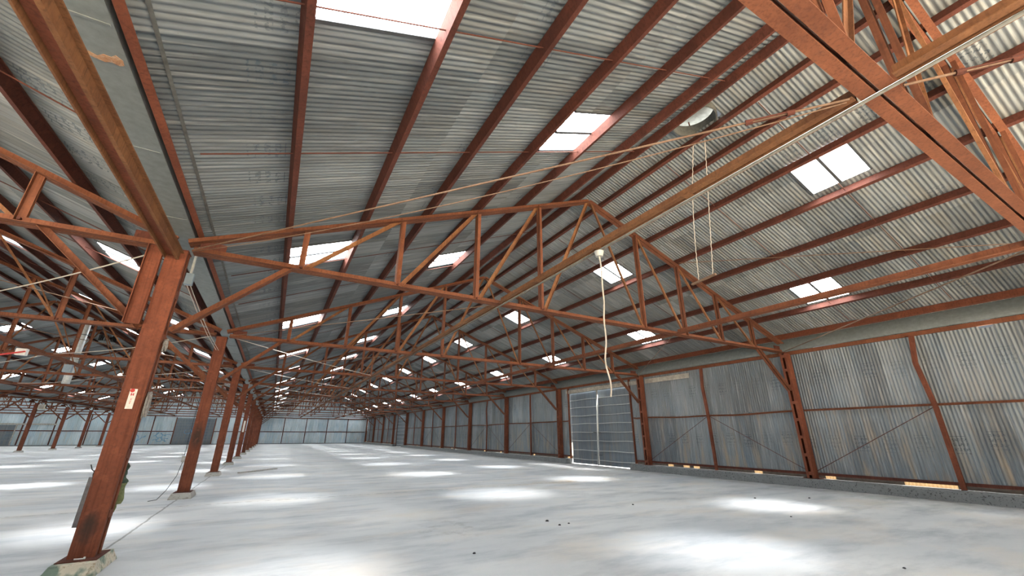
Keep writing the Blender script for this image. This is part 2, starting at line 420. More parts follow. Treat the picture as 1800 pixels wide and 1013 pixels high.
kerb(1, YS, 15.80); kerb(2, 20.98, 58.2); kerb(3, 62.6, YEND)
mb = MB(); mb.box(-38.2, 15.5, YEND - .16, YEND + .1, 0.001, .13); struct(mb.obj('baseboard_back', M['kerb']))

# ------------------------------------------------------------------ walls
DOORS = [(15.80, 20.98), (58.25, 62.55)]
holes = [(a, b, -1, 4.0) for a, b in DOORS]
rr = random.Random(3)
for a, b in ((4.45, 5.55), (12.25, 12.55), (12.75, 13.08), (7.25, 7.55), (9.6, 9.9), (13.6, 13.9), (21.2, 21.5), (21.9, 22.15), (25.2, 25.4),
             (30.1, 30.3), (33.0, 33.25), (40.6, 40.8), (44.1, 44.3), (52.3, 52.5), (66.2, 66.5), (70.5, 70.7)):
    holes.append((a, b, .2, .335 + rr.uniform(-.02, .03)))
LEAKS = [(h[0], h[1]) for h in holes[2:]]
holes = holes[:2]
holes += [(6.25, 6.95, 4.36, 4.50), (2.72, 2.98, 4.28, 4.50), (36.6, 36.9, 4.37, 4.5), (44.4, 44.6, 4.38, 4.5), (64.6, 64.68, .6, .9)]
def p2w(u, v, a):
    bow = .028*math.sin(math.pi*min(1, max(0, v/4.4)))*math.sin(u*.9)*math.sin(u*.37) * (1 if u > 24 else .35)
    return (XW + a + bow, u, v)
me = sheet_object('wall_right', M['wall'], p2w, YS, YEND, [(.385, 2.43, .008), (2.40, 4.80, 0)], holes, .085, .0115, 6, [1.0, 1.05])
struct(link('wall_right', me))
wr = bpy.data.objects['wall_right']
cuts = sorted(LEAKS + DOORS); prev = YS
for a, b in cuts + [(YEND, YEND)]:
    if a - prev > .05:
        mb = MB(); mb.box(16.02, 16.05, prev, a, .262, .43); mb.obj('gap_shade_strip', M['gapshade'], wr)  # added dark strip that makes the gap over the kerb read as shaded
    prev = max(prev, b)
for i, (a, b) in enumerate(LEAKS):
    me = sheet_object('foot_sheet', M['leak'], lambda u, v, a_: (16.03 + a_, u, v), a, b, [(.262, .43, 0)], [], .085, .0115, 6, [1])
    link('foot_sheet', me, wr)
ed = [(-13.55, -8.35, 0.0, 4.02), (-33.6, -31.0, 0.0, 2.75)]
def endz(x): return max(4.2, (HA if x > XL else HB if x > -20 else HC).zc(x) + SHEET - .02)
def p2e(u, v, a):
    return (u, YEND + a, v if v < 4.3 else 4.3 + (v - 4.3) * (endz(u) - 4.3) / 4.0)
hl = [(x0, x1, z0, z1) for x0, x1, z0, z1 in ed]
me = sheet_object('wall_back', M['endwall'], p2e, -38.2, XW, [(.10, 2.0, .006), (1.98, 4.32, 0), (4.3, 8.3, 0)], hl, .17, .012, 4, [1, 1, 1])
struct(link('wall_back', me))
me = sheet_object('wall_left', M['endwall'], lambda u, v, a: (-38.25 + a, u, v), YS, YEND, [(0, 2.3, .006), (2.28, 4.75, 0)], [], .17, .012, 4, [1, 1])
struct(link('wall_left', me))
wb = bpy.data.objects['wall_back']
# looping spray-paint scrawl on the end wall
for cx, cz, sx, sz, seed in ((-18.2, 1.0, 1.4, .55, 1), (-14.85, 1.45, .9, .4, 2), (-14.9, .8, .8, .35, 5), (-3.6, 1.1, .9, .5, 8), (-10.9, 2.0, 1.2, .35, 9)):
    q = random.Random(seed); ph = [q.uniform(0, 6) for _ in range(4)]
    pts = [(cx + sx*(i/40 - .5)*2 + .25*math.sin(i*.55 + ph[0]), YEND - .03, cz + sz*math.sin(i*.42 + ph[1]) * (.6 + .4*math.sin(i*.13 + ph[2]))) for i in range(41)]
    mb = MB(); mb.tube(pts, .035, 5); mb.obj('graffiti_stroke', M['blue'], wb)

# sliding door in the outer wall, its frame posts, ribs and pole
def side_door(n, y0, y1, ztop, zb=.02, ex=-.02):
    def pd(u, v, a): return (XW + .03 + a, u, v)
    me = sheet_object('door_%d' % n, M['door'], pd, y0 - ex, y1 + ex, [(zb, ztop, 0)], [], .9, .004, 6, [1], width=.9)
    d = struct(link('door_%d' % n, me))
    zs = (.27, .76, 1.28, 1.74, 2.21, 2.66, 3.14, 3.59)
    for z in zs:
        mb = MB(); q = random.Random(int(z*100))
        pts = [(XW - .005, y0 + .03 + (y1 - y0 - .06)*i/10, z + .012*math.sin(i*1.3 + z*5)) for i in range(11)]
        for a, b in zip(pts, pts[1:]): mb.sweep(a, b, [[(-.025,-.018),(.025,-.018),(.025,.018),(-.025,.018)]])
        mb.obj('rib', M['galv'], d)
    for y in (y0 - .05, y1 + .05):
        mb = MB(); mb.sweep((15.90, y, .05), (15.90, y, 4.36), channel(.13, .06, .012), (1, 0, 0)); mb.obj('frame_post', M['column'], d)
    return d
d1 = side_door(1, 15.80, 20.98, 4.0)
side_door(2, 58.25, 62.55, 4.0, .002, .12)
mb = MB(); mb.rod((15.80, 18.42, .03), (15.82, 18.20, 3.98), .055, 14)
o = mb.obj('door_pole', [M['pole']], smooth=True); tag(o, 'bright galvanised pole standing against the middle of the big ribbed door', 'pole')
for z in (.55, 1.72):
    mb = MB(); mb.rod((15.82 + .003, 18.12, z), (15.82 + .003, 18.72, z + .01), .014); mb.obj('clamp', M['dark'], o)
mb = MB(); mb.box(15.925, 15.965, 12.08, 14.66, 4.00, 4.22); mb.box(15.925, 15.965, 15.02, 21.3, 4.02, 4.22)
# two boards
o = MB(); o.box(15.925, 15.96, 12.08, 14.66, 4.02, 4.23); tag(o.obj('lintel_board', M['palewood']), 'pale worn board under the eave rail, ending beside the second wall column', 'board', 'pale boards under the eave rail')
o = MB(); o.box(15.925, 15.96, 15.02, 21.25, 4.03, 4.23); tag(o.obj('lintel_board', M['palewood']), 'long pale board under the eave rail above the big ribbed door', 'board', 'pale boards under the eave rail')
# ribbed doors in the end wall, tan blockwork
for n, (x0, x1, z0, z1) in enumerate(ed):
    me = sheet_object('door_%d' % (3 + n), M['door'], lambda u, v, a: (u, YEND + .03 + a, v), x0, x1, [(.02, z1, 0)], [], .9, .004, 6, [1], width=.9)
    d = struct(link('door_%d' % (3 + n), me))
    for i in range(9 if n == 0 else 6):
        z = .25 + i*.45
        if z > z1 - .1: continue
        mb = MB(); mb.box(x0, x1, YEND - .05, YEND + .01, z, z + .06); mb.obj('rib', M['gutter'], d)
    for x in (x0, x1):
        mb = MB(); mb.box(x - .06, x + .06, YEND - .09, YEND - .02, .131, z1 + .1); mb.obj('frame_post', M['palewood'] if n else M['column'], d)
mb = MB(); mb.box(-36.6, -33.75, YEND - .30, YEND - .17, .002, 2.7); struct(mb.obj('wall_infill', M['tan']))
mb = MB(); mb.box(-36.6, -27.0, YEND - .165, YEND - .13, 2.80, 2.98); tag(mb.obj('lintel_board', M['palewood']), 'long pale timber board across the end wall above the small ribbed door', 'board')

# eave rail, fascia, gutters
mb = MB(); mb.sweep((15.936, YS, 4.34), (15.936, YEND - .05, 4.34), angle1(.06, .12, .012)); 
tag(mb.obj('eave_rail', M['truss']), 'long rusty rail along the top of the outer sheet wall', 'rail')
mb = MB(); N = 8
arc = [(16.11 - .28*math.cos(math.pi*.5*i/N), 4.46 + .52*(i/N)) for i in range(N + 1)]
for (xa_, za_), (xb_, zb_) in zip(arc, arc[1:]):
    mb.add([(xa_, YS, za_), (xb_, YS, zb_), (xb_, YEND, zb_), (xa_, YEND, za_), (xa_+.01, YS, za_), (xb_+.01, YS, zb_), (xb_+.01, YEND, zb_), (xa_+.01, YEND, za_)],
           [(3,2,1,0),(4,5,6,7),(0,1,5,4),(1,2,6,5),(2,3,7,6),(3,0,4,7)])
struct(mb.obj('trim_4', M['gutter']))
def valley(x0, x1, n, ylo):
    mb = MB(); z = 4.70
    mb.box(x0, x1, ylo, YEND - .05, z, z + .012)
    mb.box(x0 - .012, x0, ylo, YEND - .05, z, z + .10); mb.box(x1, x1 + .012, ylo, YEND - .05, z, z + .12)
    y = ylo + .9
    while y < YEND - 1:
        mb.box(x0 + .01, x1 - .01, y, y + .025, z - .006, z); y += 1.8
    tag(mb.obj('valley_gutter', M['gutter']), n, 'gutter', 'valley gutters')
valley(-2.00, -1.68, 'dull zinc valley gutter over the near column row', YS)
g_ = bpy.data.objects['valley_gutter']
mb = MB(); q = random.Random(4); pts = [(-1.97, 4.04), (-1.93, 4.00), (-1.88, 4.03), (-1.83, 3.985), (-1.78, 3.99), (-1.74, 3.95), (-1.70, 3.99), (-1.705, 4.05), (-1.74, 4.075), (-1.79, 4.055), (-1.84, 4.08), (-1.90, 4.065)]
mb.add([(x, y, 4.694) for x, y in pts] + [(x, y, 4.698) for x, y in pts], [tuple(range(12))[::-1], tuple(range(12, 24))] + [(i, (i+1) % 12, 12+(i+1) % 12, 12+i) for i in range(12)])
o = mb.obj('rust_tear', M['tear'], g_); o['label'] = 'pale edged rusty tear in the zinc'
valley(-20.16, -19.84, 'dull zinc valley gutter over the far column row', YS)

# ------------------------------------------------------------------ roof trusses
def truss_proto(H, label, n):
    root = thing('roof_truss', label, 'roof truss', (0, T(n), 0), 'roof trusses of the ' + H.name)
    X = [H.x0 + 2*H.h*k/10 for k in range(11)]
    zt = H.zc
    mat = M['truss']
    ch = angle2(.105, .105, .010, .03)
    mb = MB(); mb.sweep((H.x0 + .17, 0, ZC), (H.x1 - .17, 0, ZC), ch); mb.obj('bottom_chord', mat, root)
    mb = MB(); mb.sweep((H.x0 + .10, 0, zt(H.x0 + .10)), (H.xa, 0, ZA), ch); mb.obj('top_chord', mat, root)
    mb = MB(); mb.sweep((H.xa, 0, ZA), (H.x1 - .10, 0, zt(H.x1 - .10)), ch); mb.obj('top_chord', mat, root)
    def pair(b, h, th, g):  # for uprights: gap across the truss plane
        L = [(g/2,-b/2),(g/2+h,-b/2),(g/2+h,-b/2+th),(g/2+th,-b/2+th),(g/2+th,b/2),(g/2,b/2)]
        return [L, [(-x, y) for x, y in L][::-1]]
    for k in (1, 2, 3, 4, 6, 7, 8, 9):
        mb = MB(); mb.sweep((X[k], 0, ZC + .03), (X[k], 0, zt(X[k]) + .05), pair(.10, .065, .010, .032), (1, 0, 0)); mb.obj('post', mat, root)
    dm = M['ochre']
    for k in (1, 2, 3, 4):
        for s_ in (-1, 1):
            lo = 5 + s_*(5 - k); hi = 5 + s_*(4 - k)
            wd = .085 if s_ < 0 else .05
            a = (X[lo] - s_*.08, 0, ZC + .07); b = (X[hi] + s_*.08, 0, zt(X[hi]) - .0)
            mb = MB(); mb.sweep(a, b, [[(-.006, -wd/2), (.006, -wd/2), (.006, wd/2), (-.006, wd/2)], [(.006, -wd/2), (.045, -wd/2), (.045, -wd/2+.008), (.006, -wd/2+.008)]])
            mb.obj('diagonal', dm, root)
    for s_, xc in ((1, H.x0), (-1, H.x1)):
        mb = MB(); mb.sweep((xc + s_*.21, 0, 3.06), (xc + s_*1.62, 0, ZC - .012), angle2(.075, .09, .01, .035)); mb.obj('knee_brace', mat, root)
    for xg, zg, w_, h_ in ((H.x0 + .42, ZC + .16, .36, .14), (H.x1 - .42, ZC + .16, .36, .14)):
        mb = MB(); mb.box(xg - w_/2, xg + w_/2, -.008, .008, zg - h_/2, zg + h_/2); mb.obj('gusset_plate', M['purlin'], root)
    for k in (1, 2, 3, 4, 6, 7, 8, 9):
        mb = MB(); mb.rod((X[k], -.05, ZC + .06), (X[k], -.035 - .016, ZC + .06), .02, 6); mb.rod((X[k], -.075, ZC + .06), (X[k], -.016, ZC + .06), .024, 6); mb.obj('bolt', M['purlin'], root)
    return root
def tl(H, i, last):
    if i == 0: return 'rusty steel roof truss of the %s straight overhead at the camera' % H.name
    if i == last: return 'rusty roof truss of the %s standing just before the end wall' % H.name
    return '%s rusty roof truss down the %s, counted from the overhead one' % (ORD[i], H.name)
pa = truss_proto(HA, tl(HA, 0, 11), 0)
for n in range(1, 12): dup(pa, (0, T(n), 0), tl(HA, n, 11))
pb = truss_proto(HB, 'rusty roof truss of the second hall at the nearer lone bracket column', 1)
pb['label'] = 'first rusty roof truss of the second hall, meeting the bracketed column'
for n in range(2, 12): dup(pb, (0, T(n), 0), '%s rusty roof truss down the second hall, counted from the bracketed column' % ORD[n-1])
pc = truss_proto(HC, 'first rusty roof truss glimpsed in the third hall beyond the far column row', 7)
for n in range(8, 12): dup(pc, (0, T(n), 0), '%s rusty roof truss glimpsed in the third hall beyond the far column row' % ORD[n-7])

# ------------------------------------------------------------------ purlins (Z sections, one per line)
def purlins(H, ylo, skip=()):
    rows = [(.39, 'ridge'), (1.05, 0), (2.27, 0), (3.51, 0), (4.75, 0), (6.05, 0), (7.36, 0), (8.60, 'edge')]
    for side in (-1, 1):
        for i, (d, w) in enumerate(rows):
            x = H.xa + side*d*H.k
            if H is HB and side > 0 and w == 'edge': x -= .30
            if H is HB and side < 0 and w == 'edge': x += .15
            z = H.zc(x) + .118
            deep = .182
            tilt = -(H.sl if side < 0 else -H.sr)
            # Z section: web square to the slope
            up = Vector((tilt, 0, 1)).normalized()
            s_ = 1 if side > 0 else -1
            sec = [[(-.004, 0), (.075, 0), (.075, .010), (.008, .010), (.008, deep - .010), (.058, deep - .010), (.058, deep), (-.004, deep)]]
            mb = MB(); mb.sweep((x, ylo, z), (x, YEND - .06, z), sec, up)
            sl = ('slope above the column row' if H is HA else 'slope to far columns') if side < 0 else ('slope above the outer wall' if H is HA else 'slope to near columns')
            if w == 'ridge': lab = 'dark red purlin beside the ridge on the %s, %s' % (sl, H.name)
            elif w == 'edge': lab = 'bottom red purlin at the gutter edge of the %s, %s' % (sl, H.name)
            else: lab = '%s dark red purlin below the ridge, %s, %s' % (ORD[i], sl, H.name)
            tag(mb.obj('roof_purlin', M['column'] if (w == 'edge' and H is HA) else M['purlin']), lab, 'purlin', 'purlins of the ' + H.name)
purlins(HA, YS); purlins(HB, YS)
mb = MB(); z_ = HA.zc(-1.44) + SHEET - .03
mb.sweep((-1.482, YS, z_ - .012), (-1.482, YEND - .06, z_ - .012), [[(-.018, -.004), (.018, -.004), (.018, .004), (-.018, .004)]], (-.4, 0, 1)); struct(mb.obj('trim_5', M['pipe']))
for side in (-1, 1):
    for i, d in enumerate((.39, 2.27, 4.75, 7.36)):
        x = HC.xa + side*d*HC.k; z = HC.zc(x) + .135
        mb = MB(); mb.sweep((x, YS, z), (x, YEND - .06, z), [[(-.03, 0), (.03, 0), (.03, .16), (-.03, .16)]])
        tag(mb.obj('roof_purlin', M['purlin']), '%s purlin below the ridge in the third hall, %s slope' % (ORD[i], 'farther' if side < 0 else 'nearer'), 'purlin', 'purlins of the third hall')

# sag rods running down the slopes at third points of the bays
for H in (HA, HB):
    for side in (-1, 1):
        for n in range(0, 6):
            for j, a in enumerate((2.34, 4.69)):
                y = T(n) + a
                mb = MB(); x0 = H.xa + side*.55; x1 = H.xa + side*8.35*H.k
                mb.rod((x0, y, H.zc(x0) + .20), (x1, y, H.zc(x1) + .20), .009, 6)
                tag(mb.obj('sag_rod', M['purlin']), 'thin rusty sag rod, %s of two in %s bay, %s slope of the %s' % (ORD[j], ORD[n], ('column' if side < 0 else 'outer') if H is HA else ('far' if side < 0 else 'near'), H.name), 'sag rod', 'sag rods between the purlins')

# ------------------------------------------------------------------ columns
def column_proto(name, label, x, y, zb, battens, mat, group):
    root = thing(name, label, 'column', (x, y, 0), group)
    W2 = .13
    for s_ in (-1, 1):
        mb = MB()
        p = (-W2*1.0, s_*.115, 0)
        sec = [[(-W2, 0), (W2, 0), (W2, .075), (W2-.012, .075), (W2-.012, .012), (-W2+.012, .012), (-W2+.012, .075), (-W2, .075)]]
        if s_ > 0: mb.sweep((0, .115, zb), (0, .115, 4.385), sec, (0, -1, 0))
        else: mb.sweep((0, -.115, zb), (0, -.115, 4.385), sec, (0, 1, 0))
        mb.obj('channel', mat, root)
    for z, h in battens:
        for s_ in (-1, 1):
            mb = MB(); mb.box(s_*W2 - (.0 if s_ > 0 else .008), s_*W2 + (.008 if s_ > 0 else 0), -.085, .085, z - h/2, z + h/2); mb.obj('batten_plate', mat, root)
    mb = MB(); mb.box(-.19, .19, -.26, .26, zb, zb + .010); mb.obj('base_plate', M['purlin'], root)
    mb = MB(); mb.box(-.14, .14, -.13, .13, 4.37, 4.386); mb.obj('cap_plate', M['purlin'], root)
    return root
def footing(x, y, lab, zt, mat, seed, sz=1.0):
    q = random.Random(seed); mb = MB(); j = lambda a: q.uniform(-a, a)
    n = 9; rings = []
    prof = [(0.0, .25, .42), (.03, .245, .415), (zt - .02, .212, .365), (zt - .004, .208, .36), (zt, .202, .352)]
    for z, ax, ay in prof:
        ring = []
        for sx, sy, ex, ey in ((-1,-1,1,-1), (1,-1,1,1), (1,1,-1,1), (-1,1,-1,-1)):
            for i in range(n):
                t_ = i/n; ring.append(((sx + (ex - sx)*t_)*ax*sz + j(.004), (sy + (ey - sy)*t_)*ay*sz + j(.004), z + (j(.006) if 0 < z < zt - .01 else 0)))
        rings.append(ring)
    m = 4*n; vs = [p for r in rings for p in r]; fs = []
    for a in range(len(rings) - 1):
        for i in range(m): fs.append((a*m+i, a*m+(i+1) % m, (a+1)*m+(i+1) % m, (a+1)*m+i))
    fs.append(tuple((len(rings)-1)*m + i for i in range(m))); fs.append(tuple(range(m))[::-1])
    mb.add(vs, fs)
    return tag(mb.obj('concrete_footing', mat, None, (x, y, 0)), lab, 'footing', 'footings of the column rows')
LZ = .14
lb = [(.62, .09), (1.35, .12), (2.12, .12), (2.95, .13), (3.65, .12)]
lc = column_proto('steel_column', 'big rust red column in front with a white sticker on its web', XL, T(1), LZ + .001, lb, M['column'], 'columns of the near row')
# bracket post carrying the valley beam, welded on the first column only
first_col = lc
plain_col = dup(lc, (XL, T(2), 0), 'second rust red column of the near row, grey switch box on its side')
for n in range(3, 12): dup(plain_col, (XL, T(n), 0), '%s rust red column of the near row behind the stickered one' % ORD[n-1])
for n in range(3, 12): dup(plain_col, (-20.0, T(n), 0), '%s slim far-row column counted back from the end wall' % ORD[11-n], 'columns of the far row')
for n in range(1, 12):
    footing(XL, T(n), 'green and cream painted footing under the stickered column' if n == 1 else 'rough concrete footing under the %s column of the near row' % ORD[n-1], LZ, M['footpaint'] if n == 1 else M['foot'], n, 1.0)
for n in range(3, 12): footing(-20.0, T(n), 'rough footing under the %s far-row column counted back from the end wall' % ORD[11-n], LZ, M['foot'], 50+n, .9)
rb = [(.42, .10), (.98, .10), (1.54, .10), (2.10, .10), (2.66, .10), (3.22, .10), (3.78, .10), (4.28, .12)]
rc = column_proto('wall_column', 'first slotted rust column on the kerb of the outer sheet wall', XR, T(1), .266, rb, M['column'], 'columns along the outer wall')
for n in range(2, 12): dup(rc, (XR, T(n), 0), '%s slotted rust column on the kerb of the outer wall' % ORD[n-1])
dup(rc, (XR - .02, YEND - .32, 0), 'slotted rust column in the corner where outer wall meets end wall')
mb = MB(); mb.sweep((0, -.118, 3.12), (0, -.118, 4.385), [[(-.355, 0), (-.155, 0), (-.155, .07), (-.167, .07), (-.167, .012), (-.343, .012), (-.343, .07), (-.355, .07)]], (0, -1, 0))
o = mb.obj('bracket_post', M['column'], first_col); o.location = (0, 0, 0)

# valley beam spanning from the stickered column back over the camera
root = thing('valley_beam', 'heavy ochre steel beam under the valley gutter, ending on the stickered column', 'beam', (0, 0, 0))
y0, y1 = YS, T(1) - .135
mb = MB(); mb.box(-1.937, -1.918, y0, y1, 4.20, 4.33); mb.box(-1.792, -1.752, y0, y1, 4.20, 4.33); mb.obj('flange', M['ochre'], root)
mb = MB(); mb.box(-1.918, -1.792, y0, y1, 4.262, 4.275); mb.obj('web_plate', M['column'], root)
mb = MB(); mb.box(-1.752, -1.708, y0, y1, 4.315, 4.33); mb.obj('edge_strip', M['ochre'], root)

# ------------------------------------------------------------------ long tie beams under the trusses
def ties(H, x, mat, desc, n0):
    proto = None
    for n in range(n0, 12):
        ya, yb = T(n) + .14, T(n+1) - (.14 if n < 11 else .06)
        if proto is None:
            proto = thing('tie_beam', '', 'beam', (x, ya, 0), 'tie beams of the ' + H.name)
            mb = MB(); mb.sweep((0, 0, ZC), (0, yb - ya, ZC), [angle2(.085, .125, .010, .03)[0]]); mb.obj('angle_bar', mat, proto)
            mb = MB(); mb.sweep((0, 0, ZC), (0, yb - ya, ZC), [angle2(.085, .125, .010, .03)[1]]); mb.obj('angle_bar', mat, proto)
            for yy in (1.7, 3.4, 5.1):
                mb = MB(); mb.box(-.095, .012, yy, yy + .10, ZC - .008, ZC - .0005); mb.obj('splice_plate', mat, proto)
            o = proto
        else: o = dup(proto, (x, ya, 0), '')
        o['label'] = '%s length of the %s, %s' % (ORD[n - n0], desc, H.name)
ties(HA, 4.05, M['ochre'], 'ochre tie beam carrying the conduit', 0)
ties(HA, 9.95, M['truss'], 'plain tie beam nearer the outer wall', 0)
ties(HB, HB.x0 + 5.85*HB.k, M['truss'], 'tie beam nearer the far columns', 2)
ties(HB, HB.x1 - 5.95*HB.k, M['truss'], 'tie beam nearer the near columns', 1)
for n in (0,):  # short pieces behind the camera end
    mb = MB(); mb.sweep((4.05, YS, ZC), (4.05, T(0) - .14, ZC), angle2(.085, .125, .010, .03)); tag(mb.obj('tie_beam', M['ochre']), 'ochre tie beam length passing overhead behind the first truss', 'beam')
mb = MB(); mb.rod((4.085, YS, ZC - .019), (4.085, T(6), ZC - .019), .017, 10)
o = tag(mb.obj('conduit_pipe', M['pipe'], smooth=True), 'thin grey conduit pipe clipped under the ochre tie beam', 'pipe')

# ------------------------------------------------------------------ bracing rods
def rodthing(p, q, lab, r=.011, sag=0, mat='rod', buckle=None, group='bracing rods'):
    p = Vector(p); q = Vector(q); mb = MB()
    if sag:
        mb.tube([p.lerp(q, i/24) - Vector((0, 0, sag*4*(i/24)*(1 - i/24))) for i in range(25)], r, 6)
    else: mb.rod(p, q, r, 6)
    o = tag(mb.obj('bracing_rod', M[mat]), lab, 'rod', group)
    if buckle:
        c = p.lerp(q, buckle); d = (q - p).normalized(); mb = MB()
        for s_ in (-1, 1):
            u = d.cross(Vector((0, 0, 1))).normalized()*.02*s_
            mb.rod(c - d*.17 + u, c + d*.17 + u, .008, 6)
        for e in (-.17, .17): mb.rod(c + d*(e - .03), c + d*(e + .03), .026, 8)
        mb.obj('turnbuckle', M['purlin'], o)
    return o
zr = ZC + .02
rodthing((-1.62, T(1) - .1, zr), (3.95, T(0) + .16, zr - .03), 'long rod with turnbuckle from the stickered column up to the overhead truss', .0105, 0, 'rod', .93)
rodthing((-1.62, T(1) - .12, zr - .04), (3.93, T(0) + .18, zr - .06), 'slack tan wire drooping beside the long rod to the overhead truss', .006, .16)
rodthing((4.17, T(0) - .14, zr - .03), (9.85, T(-1), zr), 'rod with turnbuckle running on from the overhead truss past the camera', .011, 0, 'rod', .06)
rodthing((XR - .25, T(1) - .15, zr), (10.07, T(0) + .16, zr), 'pale rod from the first wall column to the plain tie beam', .013)
rodthing((10.45, T(1) - .14, HA.zc(10.45) + .06), (13.9, T(0) + .14, HA.zc(13.9) + .06), 'rod crossing below the outer slope ahead of the first full truss', .010)
for n in range(1, 9):
    if n >= 2 or True:
        rodthing((-1.60, T(n+1) - .15, zr), (3.95, T(n) + .16, zr), 'rod falling to the %s tie beam joint from the column row, main hall' % ORD[n], .009)
    if n >= 2:
        rodthing((-1.60, T(n) + .15, zr + .025), (3.93, T(n+1) - .16, zr + .025), 'pale rod running forward from the %s column to the conduit beam' % ORD[n-1], .011, .05, 'cable')
    rodthing((XR - .25, T(n+1) - .15, zr), (10.07, T(n) + .16, zr), 'rod from the %s wall column back to the plain tie beam' % ORD[n], .010)
    if n in (2, 3, 5): rodthing((4.18, T(n+1) - .16, zr + .01), (9.83, T(n) + .16, zr + .01), 'rod crossing between the two tie beams in the %s bay' % ORD[n], .009)
for n in range(1, 8):
    rodthing((-2.0, T(n+1) - .15, zr), (-7.7, T(n) + .16, zr), 'rod of the second hall from the %s near-row column to its tie beam' % ORD[n], .010, .04, 'rod')
    rodthing((-2.0, T(n) + .15, zr + .03), (-7.7, T(n+1) - .16, zr + .03), 'pale rod of the second hall leaving the %s near-row column' % ORD[n-1], .012, .10, 'cable')
    if n >= 3: rodthing((-13.7, T(n+1) - .16, zr + .03), (-8.0, T(n) + .16, zr + .03), 'pale slack rod between the tie beams of the second hall, %s bay' % ORD[n], .012, .12, 'cable')

# ------------------------------------------------------------------ outer wall framing
for n in range(0, 12):
    y = (T(n) + T(n+1))/2
    if n in (2, 8): continue
    q = random.Random(n*5); bend = (.10 if n == 0 else .05 if n == 1 else .10 if n == 4 else .02)
    mb = MB(); pts = [(15.825, y, .268), (15.825, y, 2.35), (15.825 - bend*.3, y + bend, 3.55), (15.825, y, 4.335)]
    for a, b in zip(pts, pts[1:]): mb.sweep(a, b, [[(-.055, -.04), (.055, -.04), (.055, .03), (-.055, .03)]], (1, 0, 0))
    tag(mb.obj('wall_stud', M['column']), 'rusty wall stud in the %s bay of the outer wall, between two slotted columns' % ORD[n], 'stud', 'studs of the outer wall')
gn = 0
for n in range(0, 12):
    ya, yb = T(n) + .14, T(n+1) - (.14 if n < 11 else .48)
    segs = [(ya, yb)]
    if n == 2: segs = [(ya, 15.66), (21.12, yb)]
    if n == 8: segs = [(ya, 58.1), (62.7, yb)]
    for k, (a, b) in enumerate(segs):
        where = 'in the %s bay' % ORD[n] if len(segs) == 1 else 'on the %s side of the %s ribbed door' % (('nearer', 'farther')[k], 'big' if n == 2 else 'distant')
        q = random.Random(n*9 + k); amp = .0 if n < 1 else .05 if n == 1 else .045 if n in (4, 6) else .02
        N = 12; mb = MB()
        pts = [(15.925, a + (b - a)*i/N, 2.40 - amp*math.sin(math.pi*i/N*1.0)*1.1 + amp*.4*math.sin(i*1.1 + n)*math.sin(math.pi*i/N)) for i in range(N + 1)]
        y_st = (T(n) + T(n+1))/2
        for p, r_ in zip(pts, pts[1:]):
            mb.sweep(p, r_, [[(-.012, -.03), (.012, -.03), (.012, .03), (-.012, .03)], [(-.055, .018), (-.012, .018), (-.012, .03), (-.055, .03)]])
        tag(mb.obj('wall_girt', M['truss']), 'rusty mid-height girt %s of the outer wall' % where, 'girt', 'girts of the outer wall')
        mb = MB(); mb.sweep((15.93, a, .40), (15.93, b, .40), [[(-.05, -.04), (.02, -.04), (.02, .04), (-.05, .04)]])
        tag(mb.obj('sill_rail', M['purlin']), 'sill rail %s over the outer kerb' % where.replace('distant ribbed','far ribbed'), 'rail', 'sill rails of the outer wall')
for n in (0, 1, 3, 4, 6):
    y_a, y_b = T(n) + .16, T(n+1) - .16; ym = (y_a + y_b)/2
    for k, (a, b, z0, z1) in enumerate(((y_a, ym - .07, .50, 2.32), (y_b, ym + .07, .50, 2.32))):
        if n == 0 and k == 0: continue
        rodthing((15.83, a, z0), (15.83, b, z1), 'thin dark brace rod on the outer wall, %s half of %s bay' % (('nearer', 'farther')[k], ORD[n]), .009, 0, 'purlin', None, 'wall brace rods')

# ------------------------------------------------------------------ end wall framing
ews = [1.72, 5.24, 8.76, 12.28, -1.8, -5.4, -16.3, -20.0, -23.6, -27.2, -30.4, -34.6]
for i, x in enumerate(ews):
    mb = MB(); z1 = 4.39 if x > -22 else 4.2
    mb.sweep((x, YEND - .075, .135), (x, YEND - .075, 4.38), [[(-.06, -.05), (.06, -.05), (.06, .05), (-.06, .05)]], (0, 1, 0))
    tag(mb.obj('end_wall_stud', M['purlin']), '%s dark stud of the end wall %s' % (ORD[i] if i < 4 else ORD[i-4], 'across the main hall' if i < 4 else 'beyond the column rows'), 'stud', 'studs of the end wall')
xs = sorted(ews + [15.6, -38.1, -13.55, -8.35])
for i, (a, b) in enumerate(zip(xs, xs[1:])):
    if (a, b) == (-13.55, -8.35) or b < -31: continue
    mb = MB(); mb.box(a + .075, b - .075, YEND - .085, YEND - .02, 1.95, 2.07)
    tag(mb.obj('end_wall_girt', M['purlin']), 'dark girt of the end wall, %s panel counting from its far side' % ORD[i], 'girt', 'girts of the end wall')
mb = MB(); mb.box(-38.1, 15.5, YEND - .17, YEND - .13, 4.26, 4.40)
tag(mb.obj('end_wall_rail', M['truss']), 'long rusty rail across the top of the end wall', 'rail')

